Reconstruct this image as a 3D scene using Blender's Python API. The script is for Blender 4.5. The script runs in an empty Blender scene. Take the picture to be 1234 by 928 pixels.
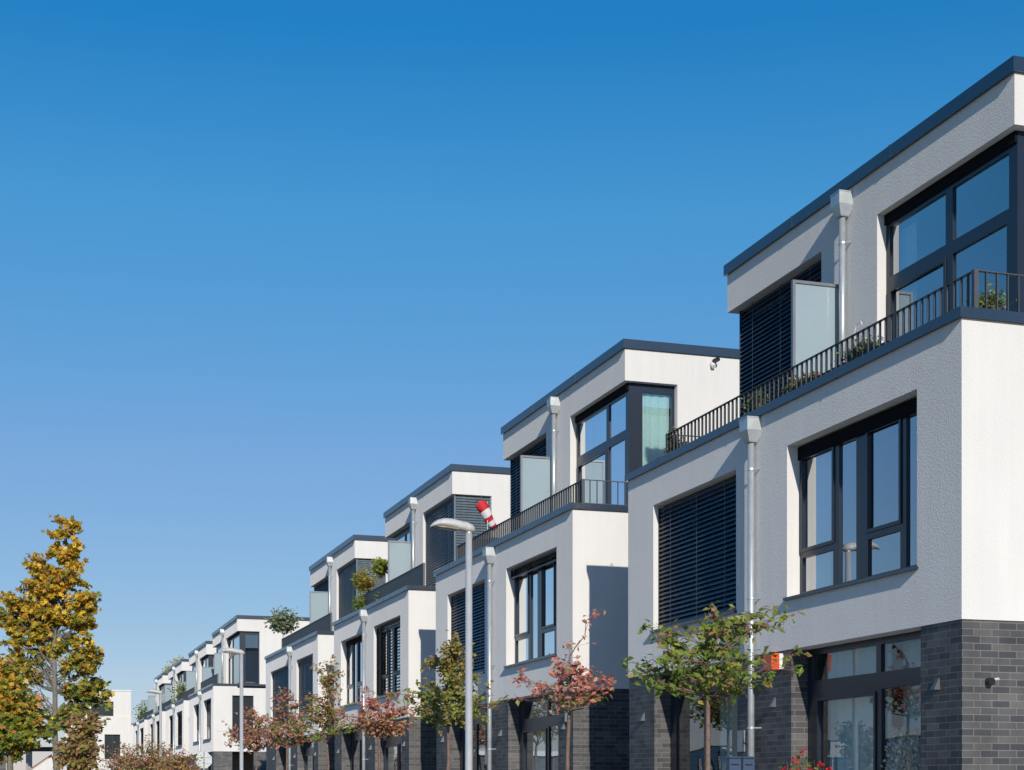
import bpy, bmesh, math, random
from mathutils import Vector, noise
R = math.radians
sc = bpy.context.scene
COL = sc.collection

# ------------------------------------------------------------------ camera
THETA = math.atan(612 / 1926)
EYE = 1.55
cam_d = bpy.data.cameras.new('camera')
cam = bpy.data.objects.new('camera', cam_d)
COL.objects.link(cam)
cam.location = (0, 0, EYE)
cam.rotation_euler = (R(90), 0, -THETA)
cam_d.sensor_width = 36
cam_d.lens = 36 * 1926 / 1234
cam_d.shift_y = (950 - 464) / 1234
cam_d.clip_end = 3000
sc.camera = cam

# ------------------------------------------------------------------ light
SUN_DIR = Vector((0.118, 1.0, -0.42)).normalized()
SUN_EL = math.asin(-SUN_DIR.z)
SUN_AZ = math.atan2(-SUN_DIR.x, -SUN_DIR.y)          # clockwise from +Y
world = bpy.data.worlds.new('World')
sc.world = world
world.use_nodes = True
wn = world.node_tree
bg = wn.nodes['Background']
sky = wn.nodes.new('ShaderNodeTexSky')
sky.sky_type = 'NISHITA'
sky.sun_disc = False
sky.sun_elevation = SUN_EL
sky.sun_rotation = SUN_AZ
sky.altitude = 0
sky.air_density = 1.0
sky.dust_density = 0.0
sky.ozone_density = 3.0
hsv = wn.nodes.new('ShaderNodeHueSaturation')
hsv.inputs['Saturation'].default_value = 1.6
hsv.inputs['Value'].default_value = 2.4
gam = wn.nodes.new('ShaderNodeGamma')
gam.inputs['Gamma'].default_value = .6
wn.links.new(sky.outputs[0], gam.inputs['Color'])
wn.links.new(gam.outputs[0], hsv.inputs['Color'])
# the air's colour by height: deeper and bluer overhead, paler low down
wtc = wn.nodes.new('ShaderNodeTexCoord')
wsp = wn.nodes.new('ShaderNodeSeparateXYZ')
wn.links.new(wtc.outputs['Generated'], wsp.inputs[0])
ramp = wn.nodes.new('ShaderNodeValToRGB')
st = [(0.0, (.66, .62, .88)), (.1, (.667, .69, .81)), (.2, (.77, .753, .873)), (.34, (.48, .853, .98)), (.43, (.17, .72, .953)), (.7, (.3, .68, .93)), (1.0, (.3, .65, .9))]
el = ramp.color_ramp.elements
el[0].position, el[0].color = st[0][0], (*st[0][1], 1)
el[1].position, el[1].color = st[-1][0], (*st[-1][1], 1)
for p_, c_ in st[1:-1]:
    e_ = el.new(p_); e_.color = (*c_, 1)
wn.links.new(wsp.outputs[2], ramp.inputs[0])
wmx = wn.nodes.new('ShaderNodeVectorMath'); wmx.operation = 'MULTIPLY'
wn.links.new(hsv.outputs[0], wmx.inputs[0]); wn.links.new(ramp.outputs[0], wmx.inputs[1])
wn.links.new(wmx.outputs[0], bg.inputs['Color'])
bg.inputs['Strength'].default_value = 0.1
sun_d = bpy.data.lights.new('sun', 'SUN')
sun = bpy.data.objects.new('sun', sun_d)
COL.objects.link(sun)
sun_d.energy = 4.05
sun_d.angle = R(0.53)
sun_d.color = (1.0, 0.94, 0.85)
sun.rotation_euler = SUN_DIR.to_track_quat('-Z', 'Y').to_euler()
sun.location = (-5, -20, 30)
sc.view_settings.view_transform = 'Standard'
sc.view_settings.look = 'None'
sc.view_settings.gamma = 1
sc.view_settings.exposure = 0.0
sc.render.engine = 'CYCLES'
sc.cycles.max_bounces = 8
sc.cycles.transparent_max_bounces = 16

def at(px, py, s):
    """a point of the place from its bearing, height and distance"""
    t = (px - 617) / 1926
    return Vector((s * (math.sin(THETA) + t * math.cos(THETA)), s * (math.cos(THETA) - t * math.sin(THETA)), EYE + s * (950 - py) / 1926))

# ------------------------------------------------------------------ materials
def mat(name, color=(.5, .5, .5), rough=.6, metal=0.0, var=0.0, vscale=3.0, bump=0.0, bscale=60, spec=.5):
    m = bpy.data.materials.new(name)
    m.use_nodes = True
    nt = m.node_tree
    b = nt.nodes['Principled BSDF']
    b.inputs['Base Color'].default_value = (*color, 1)
    b.inputs['Roughness'].default_value = rough
    b.inputs['Metallic'].default_value = metal
    b.inputs['Specular IOR Level'].default_value = spec
    tc = nt.nodes.new('ShaderNodeTexCoord')
    if var:
        n = nt.nodes.new('ShaderNodeTexNoise')
        n.inputs['Scale'].default_value = vscale
        n.inputs['Detail'].default_value = 6
        n.inputs['Roughness'].default_value = .65
        nt.links.new(tc.outputs['Object'], n.inputs['Vector'])
        mr = nt.nodes.new('ShaderNodeMapRange')
        mr.inputs['From Min'].default_value = .3
        mr.inputs['From Max'].default_value = .7
        mr.inputs['To Min'].default_value = 1 - var
        mr.inputs['To Max'].default_value = 1 + var * .5
        nt.links.new(n.outputs['Fac'], mr.inputs['Value'])
        mx = nt.nodes.new('ShaderNodeVectorMath')
        mx.operation = 'SCALE'
        mx.inputs[0].default_value = color
        nt.links.new(mr.outputs[0], mx.inputs['Scale'])
        nt.links.new(mx.outputs[0], b.inputs['Base Color'])
    if bump:
        n2 = nt.nodes.new('ShaderNodeTexNoise')
        n2.inputs['Scale'].default_value = bscale
        n2.inputs['Detail'].default_value = 5
        nt.links.new(tc.outputs['Object'], n2.inputs['Vector'])
        bp = nt.nodes.new('ShaderNodeBump')
        bp.inputs['Strength'].default_value = bump
        bp.inputs['Distance'].default_value = .02
        nt.links.new(n2.outputs['Fac'], bp.inputs['Height'])
        nt.links.new(bp.outputs[0], b.inputs['Normal'])
    return m

def plaster_mat():
    m = mat('white_render', (.76, .74, .712), .9, 0, .0, 2, 0, 60, .2)
    nt = m.node_tree
    b = nt.nodes['Principled BSDF']
    tc = nt.nodes.new('ShaderNodeTexCoord')
    # broad weathering + rain streaks that run down the wall
    n1 = nt.nodes.new('ShaderNodeTexNoise'); n1.inputs['Scale'].default_value = .7; n1.inputs['Detail'].default_value = 6
    mp = nt.nodes.new('ShaderNodeMapping'); mp.inputs['Scale'].default_value = (3.5, 3.5, .25)
    n2 = nt.nodes.new('ShaderNodeTexNoise'); n2.inputs['Scale'].default_value = 1.6; n2.inputs['Detail'].default_value = 5
    nt.links.new(tc.outputs['Object'], n1.inputs['Vector'])
    nt.links.new(tc.outputs['Object'], mp.inputs['Vector'])
    nt.links.new(mp.outputs[0], n2.inputs['Vector'])
    ad = nt.nodes.new('ShaderNodeMath'); ad.operation = 'ADD'
    nt.links.new(n1.outputs['Fac'], ad.inputs[0]); nt.links.new(n2.outputs['Fac'], ad.inputs[1])
    mr = nt.nodes.new('ShaderNodeMapRange')
    mr.inputs['From Min'].default_value = .7; mr.inputs['From Max'].default_value = 1.3
    mr.inputs['To Min'].default_value = .95; mr.inputs['To Max'].default_value = 1.02
    nt.links.new(ad.outputs[0], mr.inputs['Value'])
    mx = nt.nodes.new('ShaderNodeVectorMath'); mx.operation = 'SCALE'; mx.inputs[0].default_value = (.76, .74, .712)
    nt.links.new(mr.outputs[0], mx.inputs['Scale'])
    nt.links.new(mx.outputs[0], b.inputs['Base Color'])
    # trowelled grain
    g = nt.nodes.new('ShaderNodeTexNoise'); g.inputs['Scale'].default_value = 34; g.inputs['Detail'].default_value = 6; g.inputs['Roughness'].default_value = .7
    nt.links.new(tc.outputs['Object'], g.inputs['Vector'])
    bp = nt.nodes.new('ShaderNodeBump'); bp.inputs['Strength'].default_value = .75; bp.inputs['Distance'].default_value = .01
    b.inputs['Diffuse Roughness'].default_value = 1.0
    nt.links.new(g.outputs['Fac'], bp.inputs['Height'])
    nt.links.new(bp.outputs[0], b.inputs['Normal'])
    return m

def brick_mat():
    m = mat('dark_clinker', (.1, .1, .1), .55)
    nt = m.node_tree
    b = nt.nodes['Principled BSDF']
    tc = nt.nodes.new('ShaderNodeTexCoord')
    sp = nt.nodes.new('ShaderNodeSeparateXYZ'); nt.links.new(tc.outputs['Object'], sp.inputs[0])
    ad = nt.nodes.new('ShaderNodeMath'); ad.operation = 'SUBTRACT'
    nt.links.new(sp.outputs[0], ad.inputs[0]); nt.links.new(sp.outputs[1], ad.inputs[1])
    cb = nt.nodes.new('ShaderNodeCombineXYZ')
    nt.links.new(ad.outputs[0], cb.inputs[0]); nt.links.new(sp.outputs[2], cb.inputs[1])
    br = nt.nodes.new('ShaderNodeTexBrick')
    br.inputs['Scale'].default_value = 1
    br.inputs['Brick Width'].default_value = .245
    br.inputs['Row Height'].default_value = .083
    br.inputs['Mortar Size'].default_value = .0055
    br.inputs['Mortar Smooth'].default_value = .2
    br.inputs['Bias'].default_value = -.2
    br.offset = .37
    br.offset_frequency = 2
    br.inputs['Color1'].default_value = (.045, .046, .05, 1)
    br.inputs['Color2'].default_value = (.125, .118, .11, 1)
    br.inputs['Mortar'].default_value = (.17, .162, .155, 1)
    nt.links.new(cb.outputs[0], br.inputs['Vector'])
    n = nt.nodes.new('ShaderNodeTexNoise'); n.inputs['Scale'].default_value = 2.2; n.inputs['Detail'].default_value = 8
    nt.links.new(tc.outputs['Object'], n.inputs['Vector'])
    mr = nt.nodes.new('ShaderNodeMapRange'); mr.inputs['To Min'].default_value = .3; mr.inputs['To Max'].default_value = 1.75
    nt.links.new(n.outputs['Fac'], mr.inputs['Value'])
    mx = nt.nodes.new('ShaderNodeVectorMath'); mx.operation = 'SCALE'
    nt.links.new(br.outputs['Color'], mx.inputs[0]); nt.links.new(mr.outputs[0], mx.inputs['Scale'])
    nt.links.new(mx.outputs[0], b.inputs['Base Color'])
    bp = nt.nodes.new('ShaderNodeBump'); bp.inputs['Strength'].default_value = .5; bp.inputs['Distance'].default_value = .006; bp.invert = True
    nt.links.new(br.outputs['Fac'], bp.inputs['Height'])
    nt.links.new(bp.outputs[0], b.inputs['Normal'])
    return m

def glass_mat(name, tint=(.75, .85, .86), boost=4.2):
    m = bpy.data.materials.new(name)
    m.use_nodes = True
    nt = m.node_tree
    nt.nodes.clear()
    out = nt.nodes.new('ShaderNodeOutputMaterial')
    tr = nt.nodes.new('ShaderNodeBsdfTransparent'); tr.inputs['Color'].default_value = (*tint, 1)
    gl = nt.nodes.new('ShaderNodeBsdfGlossy'); gl.inputs['Roughness'].default_value = .0; gl.inputs['Color'].default_value = (.92, .96, 1, 1)
    # Schlick reflectance of a coated pane, on the face the ray meets first
    ge = nt.nodes.new('ShaderNodeNewGeometry')
    def mth(op, a=None, b=None, clamp=False):
        q = nt.nodes.new('ShaderNodeMath'); q.operation = op; q.use_clamp = clamp
        for k, v in ((0, a), (1, b)):
            if v is None: continue
            if isinstance(v, (int, float)): q.inputs[k].default_value = v
            else: nt.links.new(v, q.inputs[k])
        return q.outputs[0]
    dt = nt.nodes.new('ShaderNodeVectorMath'); dt.operation = 'DOT_PRODUCT'
    nt.links.new(ge.outputs['Incoming'], dt.inputs[0]); nt.links.new(ge.outputs['True Normal'], dt.inputs[1])
    c1 = mth('SUBTRACT', 1.0, mth('ABSOLUTE', dt.outputs['Value']), True)
    sch = mth('ADD', mth('MULTIPLY', mth('POWER', c1, 5.0), .96), .04)
    f_ = mth('MINIMUM', mth('MULTIPLY', sch, boost), .88)
    fac = mth('MULTIPLY', f_, mth('SUBTRACT', 1.0, ge.outputs['Backfacing']))
    tc = nt.nodes.new('ShaderNodeTexCoord')
    n = nt.nodes.new('ShaderNodeTexNoise'); n.inputs['Scale'].default_value = 1.1; n.inputs['Detail'].default_value = 1
    nt.links.new(tc.outputs['Object'], n.inputs['Vector'])
    bp = nt.nodes.new('ShaderNodeBump'); bp.inputs['Strength'].default_value = .12; bp.inputs['Distance'].default_value = .02
    nt.links.new(n.outputs['Fac'], bp.inputs['Height'])
    nt.links.new(bp.outputs[0], gl.inputs['Normal'])
    mx = nt.nodes.new('ShaderNodeMixShader')
    nt.links.new(fac, mx.inputs[0]); nt.links.new(tr.outputs[0], mx.inputs[1]); nt.links.new(gl.outputs[0], mx.inputs[2])
    nt.links.new(mx.outputs[0], out.inputs['Surface'])
    return m

def leaf_mat():
    m = bpy.data.materials.new('leaf')
    m.use_nodes = True
    nt = m.node_tree
    b = nt.nodes['Principled BSDF']
    b.inputs['Roughness'].default_value = .5
    at_ = nt.nodes.new('ShaderNodeAttribute'); at_.attribute_name = 'tint'
    nt.links.new(at_.outputs['Color'], b.inputs['Base Color'])
    tl = nt.nodes.new('ShaderNodeBsdfTranslucent')
    nt.links.new(at_.outputs['Color'], tl.inputs['Color'])
    mx = nt.nodes.new('ShaderNodeMixShader'); mx.inputs[0].default_value = .45
    out = nt.nodes['Material Output']
    nt.links.new(b.outputs[0], mx.inputs[1]); nt.links.new(tl.outputs[0], mx.inputs[2])
    nt.links.new(mx.outputs[0], out.inputs['Surface'])
    return m

M = dict(
    plaster=plaster_mat(), brick=brick_mat(),
    coping=mat('anthracite_sheet', (.022, .036, .062), .24, 0, .18, 2.0, spec=.9),
    frame=mat('anthracite_frame', (.018, .024, .038), .28, 0, .1, 5),
    slat=mat('blind_slat', (.03, .042, .065), .38, .25, .15, 4),
    slat_far=mat('grey_blind_slat', (.12, .155, .18), .4, .15, .15, 4),
    box=mat('head_shade_box', (.008, .009, .011), .9, 0, spec=.1),  # black colour stands in for the shade under the opening's head
    zinc=mat('zinc', (.52, .55, .56), .38, .45, .16, 7),
    glass=glass_mat('window_glass', (.9, .94, .95), 7.0), clear=glass_mat('shopfront_glass', (.95, .98, .98), 2.2), lightgrey=mat('light_fitting', (.12, .12, .125), .4, .3, .1, 9),
    frost=mat('frosted_glass', (.3, .375, .41), .14, 0, .05, 1.2),
    curtain=mat('cream_curtain', (.72, .68, .58), .9, 0, .06, 3),
    mint=mat('mint_curtain', (.6, .78, .7), .9, 0, .16, 26),
    teal=mat('grey_green_curtain', (.48, .6, .58), .9, 0, .1, 3),
    rail=mat('railing_steel', (.075, .08, .087), .45, .2, .12, 6),
    panel=mat('grey_sheet_panel', (.1, .096, .096), .6, 0, .12, 3),
    door=mat('beige_door', (.33, .27, .19), .6, 0, .08, 3),
    doordark=mat('dark_door', (.03, .033, .04), .45, 0, .1, 3),
    inner=mat('interior_wall', (.4, .39, .37), .9, 0, .1, 1),
    wood=mat('oak_floor', (.22, .14, .08), .6, 0, .2, 4),
    gravel=mat('roof_gravel', (.25, .24, .22), .95, 0, .3, 30, .5, 80),
    lampgrey=mat('lamp_grey', (.5, .51, .52), .4, .2, .1, 6),
    lamphead=mat('lamp_cover', (.55, .54, .52), .45, 0, .28, 9),
    lens=mat('lamp_lens', (.3, .25, .18), .25),
    bark=mat('bark', (.2, .13, .1), .9, 0, .35, 14, .6, 40),
    barkgrey=mat('grey_bark', (.2, .18, .15), .9, 0, .35, 10, .6, 40),
    leaf=leaf_mat(),
    white=mat('white_plastic', (.75, .75, .74), .4),
    black=mat('black_plastic', (.02, .02, .022), .3),
    orange=mat('orange_plastic', (.72, .1, .02), .35, 0, .1, 8),
    red=mat('red_fabric', (.6, .02, .03), .7),
    wfab=mat('white_fabric', (.75, .75, .78), .7),
    pot=mat('dark_planter', (.06, .065, .07), .6, 0, .2, 6),
    soil=mat('potting_soil', (.05, .035, .025), .95, 0, .3, 30),
    steelpanel=mat('brushed_steel', (.45, .48, .52), .35, .7, .1, 8),
    mailblue=mat('blue_grey_box', (.06, .095, .17), .4, .2, .1, 6),
    asphalt=mat('asphalt', (.05, .05, .052), .9, 0, .25, 6, .4, 90),
    paving=mat('concrete_paving', (.43, .4, .36), .9, 0, .2, 3, .3, 40),
    kerb=mat('kerb_stone', (.3, .3, .29), .85, 0, .2, 6),
    ground=mat('meadow', (.08, .1, .04), .95, 0, .4, 1.5),
    concrete=mat('concrete_post', (.36, .33, .3), .85, 0, .2, 8),
    timber=mat('dark_timber', (.05, .04, .035), .8, 0, .3, 8),
    tile=mat('roof_tile', (.22, .1, .06), .8, 0, .3, 8),
    plume=mat('dry_plume', (.8, .7, .55), .95, 0, .2, 20),
    vase=mat('glazed_vase', (.25, .28, .3), .3),
    paint=mat('road_paint', (.78, .78, .76), .7, 0, .1, 9),
    dark_inside=mat('dark_interior_pane', (.03, .036, .038), .12),  # opaque dark pane, standing in for an unlit interior
)

# ------------------------------------------------------------------ mesh building
class MB:
    def __init__(self):
        self.v = []; self.f = []; self.c = []; self.col = None
    def quad(self, *p):
        i = len(self.v)
        self.v += [tuple(q) for q in p]
        self.f.append(tuple(range(i, i + len(p))))
        self.c.append(self.col)
    def box(self, x0, x1, y0, y1, z0, z1):
        i = len(self.v)
        self.v += [(x0, y0, z0), (x1, y0, z0), (x1, y1, z0), (x0, y1, z0), (x0, y0, z1), (x1, y0, z1), (x1, y1, z1), (x0, y1, z1)]
        for q in ((0, 3, 2, 1), (4, 5, 6, 7), (0, 1, 5, 4), (1, 2, 6, 5), (2, 3, 7, 6), (3, 0, 4, 7)):
            self.f.append(tuple(i + k for k in q)); self.c.append(self.col)
    def tube(self, pts, rads, n=8, cap=True):
        pts = [Vector(p) for p in pts]
        rings = []
        for k, p in enumerate(pts):
            a = pts[max(k - 1, 0)]; b = pts[min(k + 1, len(pts) - 1)]
            d = (b - a)
            if d.length < 1e-7: d = Vector((0, 0, 1))
            d.normalize()
            u = d.orthogonal() if abs(d.z) < .95 else Vector((1, 0, 0)).cross(d)
            if abs(d.z) < .95: u = Vector((0, 0, 1)).cross(d)
            u.normalize(); w = d.cross(u)
            r = rads[k] if isinstance(rads, (list, tuple)) else rads
            i = len(self.v)
            for j in range(n):
                an = 2 * math.pi * j / n
                self.v.append(tuple(p + u * (math.cos(an) * r) + w * (math.sin(an) * r)))
            rings.append(i)
        for a, b in zip(rings, rings[1:]):
            for j in range(n):
                self.f.append((a + j, a + (j + 1) % n, b + (j + 1) % n, b + j)); self.c.append(self.col)
        if cap:
            self.f.append(tuple(rings[0] + j for j in reversed(range(n)))); self.c.append(self.col)
            self.f.append(tuple(rings[-1] + j for j in range(n))); self.c.append(self.col)
    def loft(self, rings, cap=True):
        ids = []
        n = len(rings[0])
        for r in rings:
            ids.append(len(self.v)); self.v += [tuple(p) for p in r]
        for a, b in zip(ids, ids[1:]):
            for j in range(n):
                self.f.append((a + j, a + (j + 1) % n, b + (j + 1) % n, b + j)); self.c.append(self.col)
        if cap:
            self.f.append(tuple(ids[0] + j for j in reversed(range(n)))); self.c.append(self.col)
            self.f.append(tuple(ids[-1] + j for j in range(n))); self.c.append(self.col)
    def build(self, name, m, parent=None, loc=None, smooth=False):
        me = bpy.data.meshes.new(name)
        org = Vector(loc) if loc is not None else (world_loc(parent) if parent else Vector((0, 0, 0)))
        me.from_pydata([tuple(Vector(p) - org) for p in self.v], [], self.f)
        me.materials.append(m)
        if any(c is not None for c in self.c):
            ca = me.color_attributes.new('tint', 'FLOAT_COLOR', 'CORNER')
            k = 0
            for fi, f in enumerate(self.f):
                c = self.c[fi] or (.1, .1, .1)
                for _ in f:
                    ca.data[k].color = (*c, 1); k += 1
        if smooth:
            me.polygons.foreach_set('use_smooth', [True] * len(me.polygons))
        o = bpy.data.objects.new(name, me)
        COL.objects.link(o)
        if parent: o.parent = parent
        o.location = org - (world_loc(parent) if parent else Vector((0, 0, 0)))
        return o

def world_loc(o):
    l = Vector((0, 0, 0))
    while o: l += o.location; o = o.parent
    return l

def tag(o, label=None, cat=None, group=None, kind=None):
    if label: o['label'] = label
    if cat: o['category'] = cat
    if group: o['group'] = group
    if kind: o['kind'] = kind
    return o

def empty(name, loc, label, cat, group=None):
    o = bpy.data.objects.new(name, None)
    o.empty_display_size = .3
    COL.objects.link(o); o.location = loc
    return tag(o, label, cat, group)

def part(name, m, parent, fn, smooth=False):
    mb = MB(); fn(mb)
    return mb.build(name, m, parent, smooth=smooth)

# wall sheets with real openings. P(u,z,d) maps along/up/inward to the place
def front(x): return lambda u, z, d: (x + d, u, z)
def side(y): return lambda u, z, d: (u, y + d, z)

def sheet(mb, P, u0, u1, z0, z1, holes, t, clip=None, bottom=False, inner=True, caps=''):
    us = sorted({u0, u1, *[h[0] for h in holes], *[h[1] for h in holes]})
    zs = sorted({z0, z1, *[h[2] for h in holes], *[h[3] for h in holes]})
    us = [u for u in us if u0 <= u <= u1]; zs = [z for z in zs if z0 <= z <= z1]
    def solid(i, j):
        if i < 0 or j < 0 or i >= len(us) - 1 or j >= len(zs) - 1: return None
        uc = (us[i] + us[i + 1]) / 2; zc = (zs[j] + zs[j + 1]) / 2
        return not any(h[0] < uc < h[1] and h[2] < zc < h[3] for h in holes)
    cu = lambda u: max(u, clip) if clip is not None else u
    for i in range(len(us) - 1):
        for j in range(len(zs) - 1):
            if not solid(i, j): continue
            a, b, c, d = us[i], us[i + 1], zs[j], zs[j + 1]
            mb.quad(P(a, c, 0), P(b, c, 0), P(b, d, 0), P(a, d, 0))
            if inner: mb.quad(P(cu(a), c, t), P(cu(a), d, t), P(b, d, t), P(b, c, t))
            if solid(i - 1, j) is False or (solid(i - 1, j) is None and 'l' in caps): mb.quad(P(a, c, 0), P(a, d, 0), P(a, d, t), P(a, c, t))
            if solid(i + 1, j) is False or (solid(i + 1, j) is None and 'r' in caps): mb.quad(P(b, c, 0), P(b, c, t), P(b, d, t), P(b, d, 0))
            if (solid(i, j - 1) is False) or (solid(i, j - 1) is None and (bottom or 'b' in caps)):
                if cu(a) < b: mb.quad(P(cu(a), c, 0), P(cu(a), c, t), P(b, c, t), P(b, c, 0))
            if solid(i, j + 1) is False or (solid(i, j + 1) is None and 't' in caps):
                if cu(a) < b: mb.quad(P(cu(a), d, 0), P(b, d, 0), P(b, d, t), P(cu(a), d, t))

def pbox(mb, P, u0, u1, z0, z1, d0, d1):
    a = P(u0, z0, d0); b = P(u1, z1, d1)
    mb.box(min(a[0], b[0]), max(a[0], b[0]), min(a[1], b[1]), max(a[1], b[1]), min(a[2], b[2]), max(a[2], b[2]))

def window(parent, P, u0, u1, z0, z1, cells, sash=(), d=.2, t=.07, glass='glass', name='window'):
    """frame = window part, panes are its child; cells are the glass openings"""
    mb = MB()
    sheet(mb, lambda u, z, e: P(u, z, d + e), u0, u1, z0, z1, cells, t, caps='lrbt')
    for i in sash:                                   # raised casement round an opening light
        a, b, c, e = cells[i]
        w = .035
        pbox(mb, P, a - w, a + .012, c - w, e + w, d - .018, d - .001)
        pbox(mb, P, b - .012, b + w, c - w, e + w, d - .018, d - .001)
        pbox(mb, P, a + .012, b - .012, c - w, c + .012, d - .017, d - .001)
        pbox(mb, P, a + .012, b - .012, e - .012, e + w, d - .017, d - .001)
    w = mb.build(name, M['frame'], parent)
    g = MB()
    for (a, b, c, e) in cells:
        pbox(g, P, a - .005, b + .005, c - .005, e + .005, d + .03, d + .05)
    g.build('pane', M[glass], w)
    return w

def sill(parent, P, u0, u1, z, d=.2, ov=.05):
    mb = MB()
    pbox(mb, P, u0 - .03, u1 + .03, z - .035, z + .004, -ov, d)
    return mb.build('sill', M['coping'], parent)

def blind(parent, P, u0, u1, z0, z1, d=.12, pitch=.075, wid=.078, tilt=62, m='slat', name='blind', tapes=True):
    mb = MB()
    c, s = math.cos(R(tilt)) * wid / 2, math.sin(R(tilt)) * wid / 2
    z = z1 - .04
    k = 0
    while z > z0 + .03:
        jz = .003 * math.sin(k * 2.3)
        # a curved slat: three strips across its width
        prof = [(-c, -s), (-c * .3, -s * .3 + .006), (c * .3, s * .3 + .006), (c, s)]
        for (a1, b1), (a2, b2) in zip(prof, prof[1:]):
            mb.quad(P(u0, z + b1 + jz, d + a1), P(u1, z + b1, d + a1), P(u1, z + b2, d + a2), P(u0, z + b2 + jz, d + a2))
        z -= pitch; k += 1
    pbox(mb, P, u0, u1, z0, z0 + .03, d - .03, d + .03)
    n = max(2, round((u1 - u0) / 1.0))
    for i in range(n):
        uu = u0 + (u1 - u0) * (i + .5) / n
        pbox(mb, P, uu - .006, uu + .006, z0, z1, d - .036, d - .033)
    for uu in (u0 - .012, u1 + .012):
        pbox(mb, P, uu - .012, uu + .012, z0, z1, d - .02, d + .02)
    return mb.build(name, M[m], parent)

def curtain(parent, P, u0, u1, z0, z1, d, m='curtain', amp=.035, wl=.16, seed=0):
    mb = MB()
    rnd = random.Random(seed)
    n = max(6, int((u1 - u0) / .02))
    ph = rnd.random() * 6
    def dd(u, f): return d + amp * math.sin(2 * math.pi * u / wl + ph + .6 * math.sin(u * 5 + ph)) * (1 + .25 * f)
    for i in range(n):
        a = u0 + (u1 - u0) * i / n; b = u0 + (u1 - u0) * (i + 1) / n
        for f in range(3):
            za = z0 + (z1 - z0) * f / 3; zb = z0 + (z1 - z0) * (f + 1) / 3
            mb.quad(P(a, za, dd(a, -f)), P(b, za, dd(b, -f)), P(b, zb, dd(b, -f - 1)), P(a, zb, dd(a, -f - 1)))
    o = mb.build('curtain', M[m], parent, smooth=True)
    return o

def downpipe(parent, x, y, zt, zb):
    mb = MB()
    mb.tube([(x, y, zb), (x, y, zt - .3)], .05, 14)
    p = mb.build('downpipe', M['zinc'], parent, smooth=False)
    for f in p.data.polygons: f.use_smooth = len(f.vertices) == 4
    h = MB()
    w, q = .135, .07
    def ring(a, b, z): return [(x - b, y - a, z), (x + b, y - a, z), (x + b, y + a, z), (x - b, y + a, z)]
    h.loft([ring(.075, .065, zt - .36), ring(.085, .075, zt - .34), ring(w, .125, zt - .19), ring(w, .125, zt - .015)])
    h.box(x - .132, x + .132, y - w - .007, y + w + .007, zt - .014, zt)
    h.build('hopper', M['zinc'], p)
    z = zt - .75
    while z > zb + .3:
        b = MB()
        b.tube([(x, y, z - .015), (x, y, z + .015)], .058, 12)
        b.tube([(x + .02, y - .04, z), (x + .12, y - .1, z)], .012, 6)
        b.build('bracket', M['zinc'], p)
        z -= 1.9
    return p

def railing(parent, pts, z0, z1, bars=.14, solid=False):
    """pts: plan polyline; posts at the turns"""
    mb = MB()
    for (a, b) in zip(pts, pts[1:]):
        a = Vector((*a, 0)); b = Vector((*b, 0)); d = b - a; L = d.length; d.normalize(); nrm = Vector((-d.y, d.x, 0))
        def bar(s0, s1, w0, w1, za, zb):
            c = [a + d * s0 + nrm * w0, a + d * s1 + nrm * w0, a + d * s1 + nrm * w1, a + d * s0 + nrm * w1]
            i = len(mb.v)
            mb.v += [(p.x, p.y, za) for p in c] + [(p.x, p.y, zb) for p in c]
            for q in ((0, 3, 2, 1), (4, 5, 6, 7), (0, 1, 5, 4), (1, 2, 6, 5), (2, 3, 7, 6), (3, 0, 4, 7)):
                mb.f.append(tuple(i + k for k in q)); mb.c.append(None)
        bar(.03, L - .03, -.022, .022, z1 - .012, z1)
        bar(.03, L - .03, -.016, .016, z0 + .04, z0 + .052)
        if solid:
            bar(.03, L - .03, -.006, .006, z0 + .053, z1 - .013)
        else:
            n = int(L / bars)
            for k in range(1, n):
                s = L * k / n
                bar(s - .006, s + .006, -.017, .017, z0 + .053, z1 - .013)
    for p in pts:
        mb.box(p[0] - .03, p[0] + .03, p[1] - .03, p[1] + .03, z0, z1 + .004)
    return mb.build('railing', M['panel' if solid else 'rail'], parent)

def screen(parent, x0, x1, y, z0, z1, name='privacy_screen'):
    f = MB(); w = .045
    sheet(f, lambda u, z, d: (u, y - .03 + d, z), x0, x1, z0, z1, [(x0 + w, x1 - w, z0 + w, z1 - w)], .06, caps='lrbt')
    o = f.build(name, M['zincdark'], parent)
    g = MB(); g.box(x0 + w - .004, x1 - w + .004, y - .008, y + .008, z0 + w - .004, z1 - w + .004)
    g.build('pane', M['frost'], o)
    return o
M['zincdark'] = mat('aluminium_profile', (.2, .21, .23), .4, .4, .1, 5)

A = 10.56       # street front of the ground and first floor
DEP = 11.0      # depth of a house
ZB, ZP, ZC = 3.51, 7.0, 7.11

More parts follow.
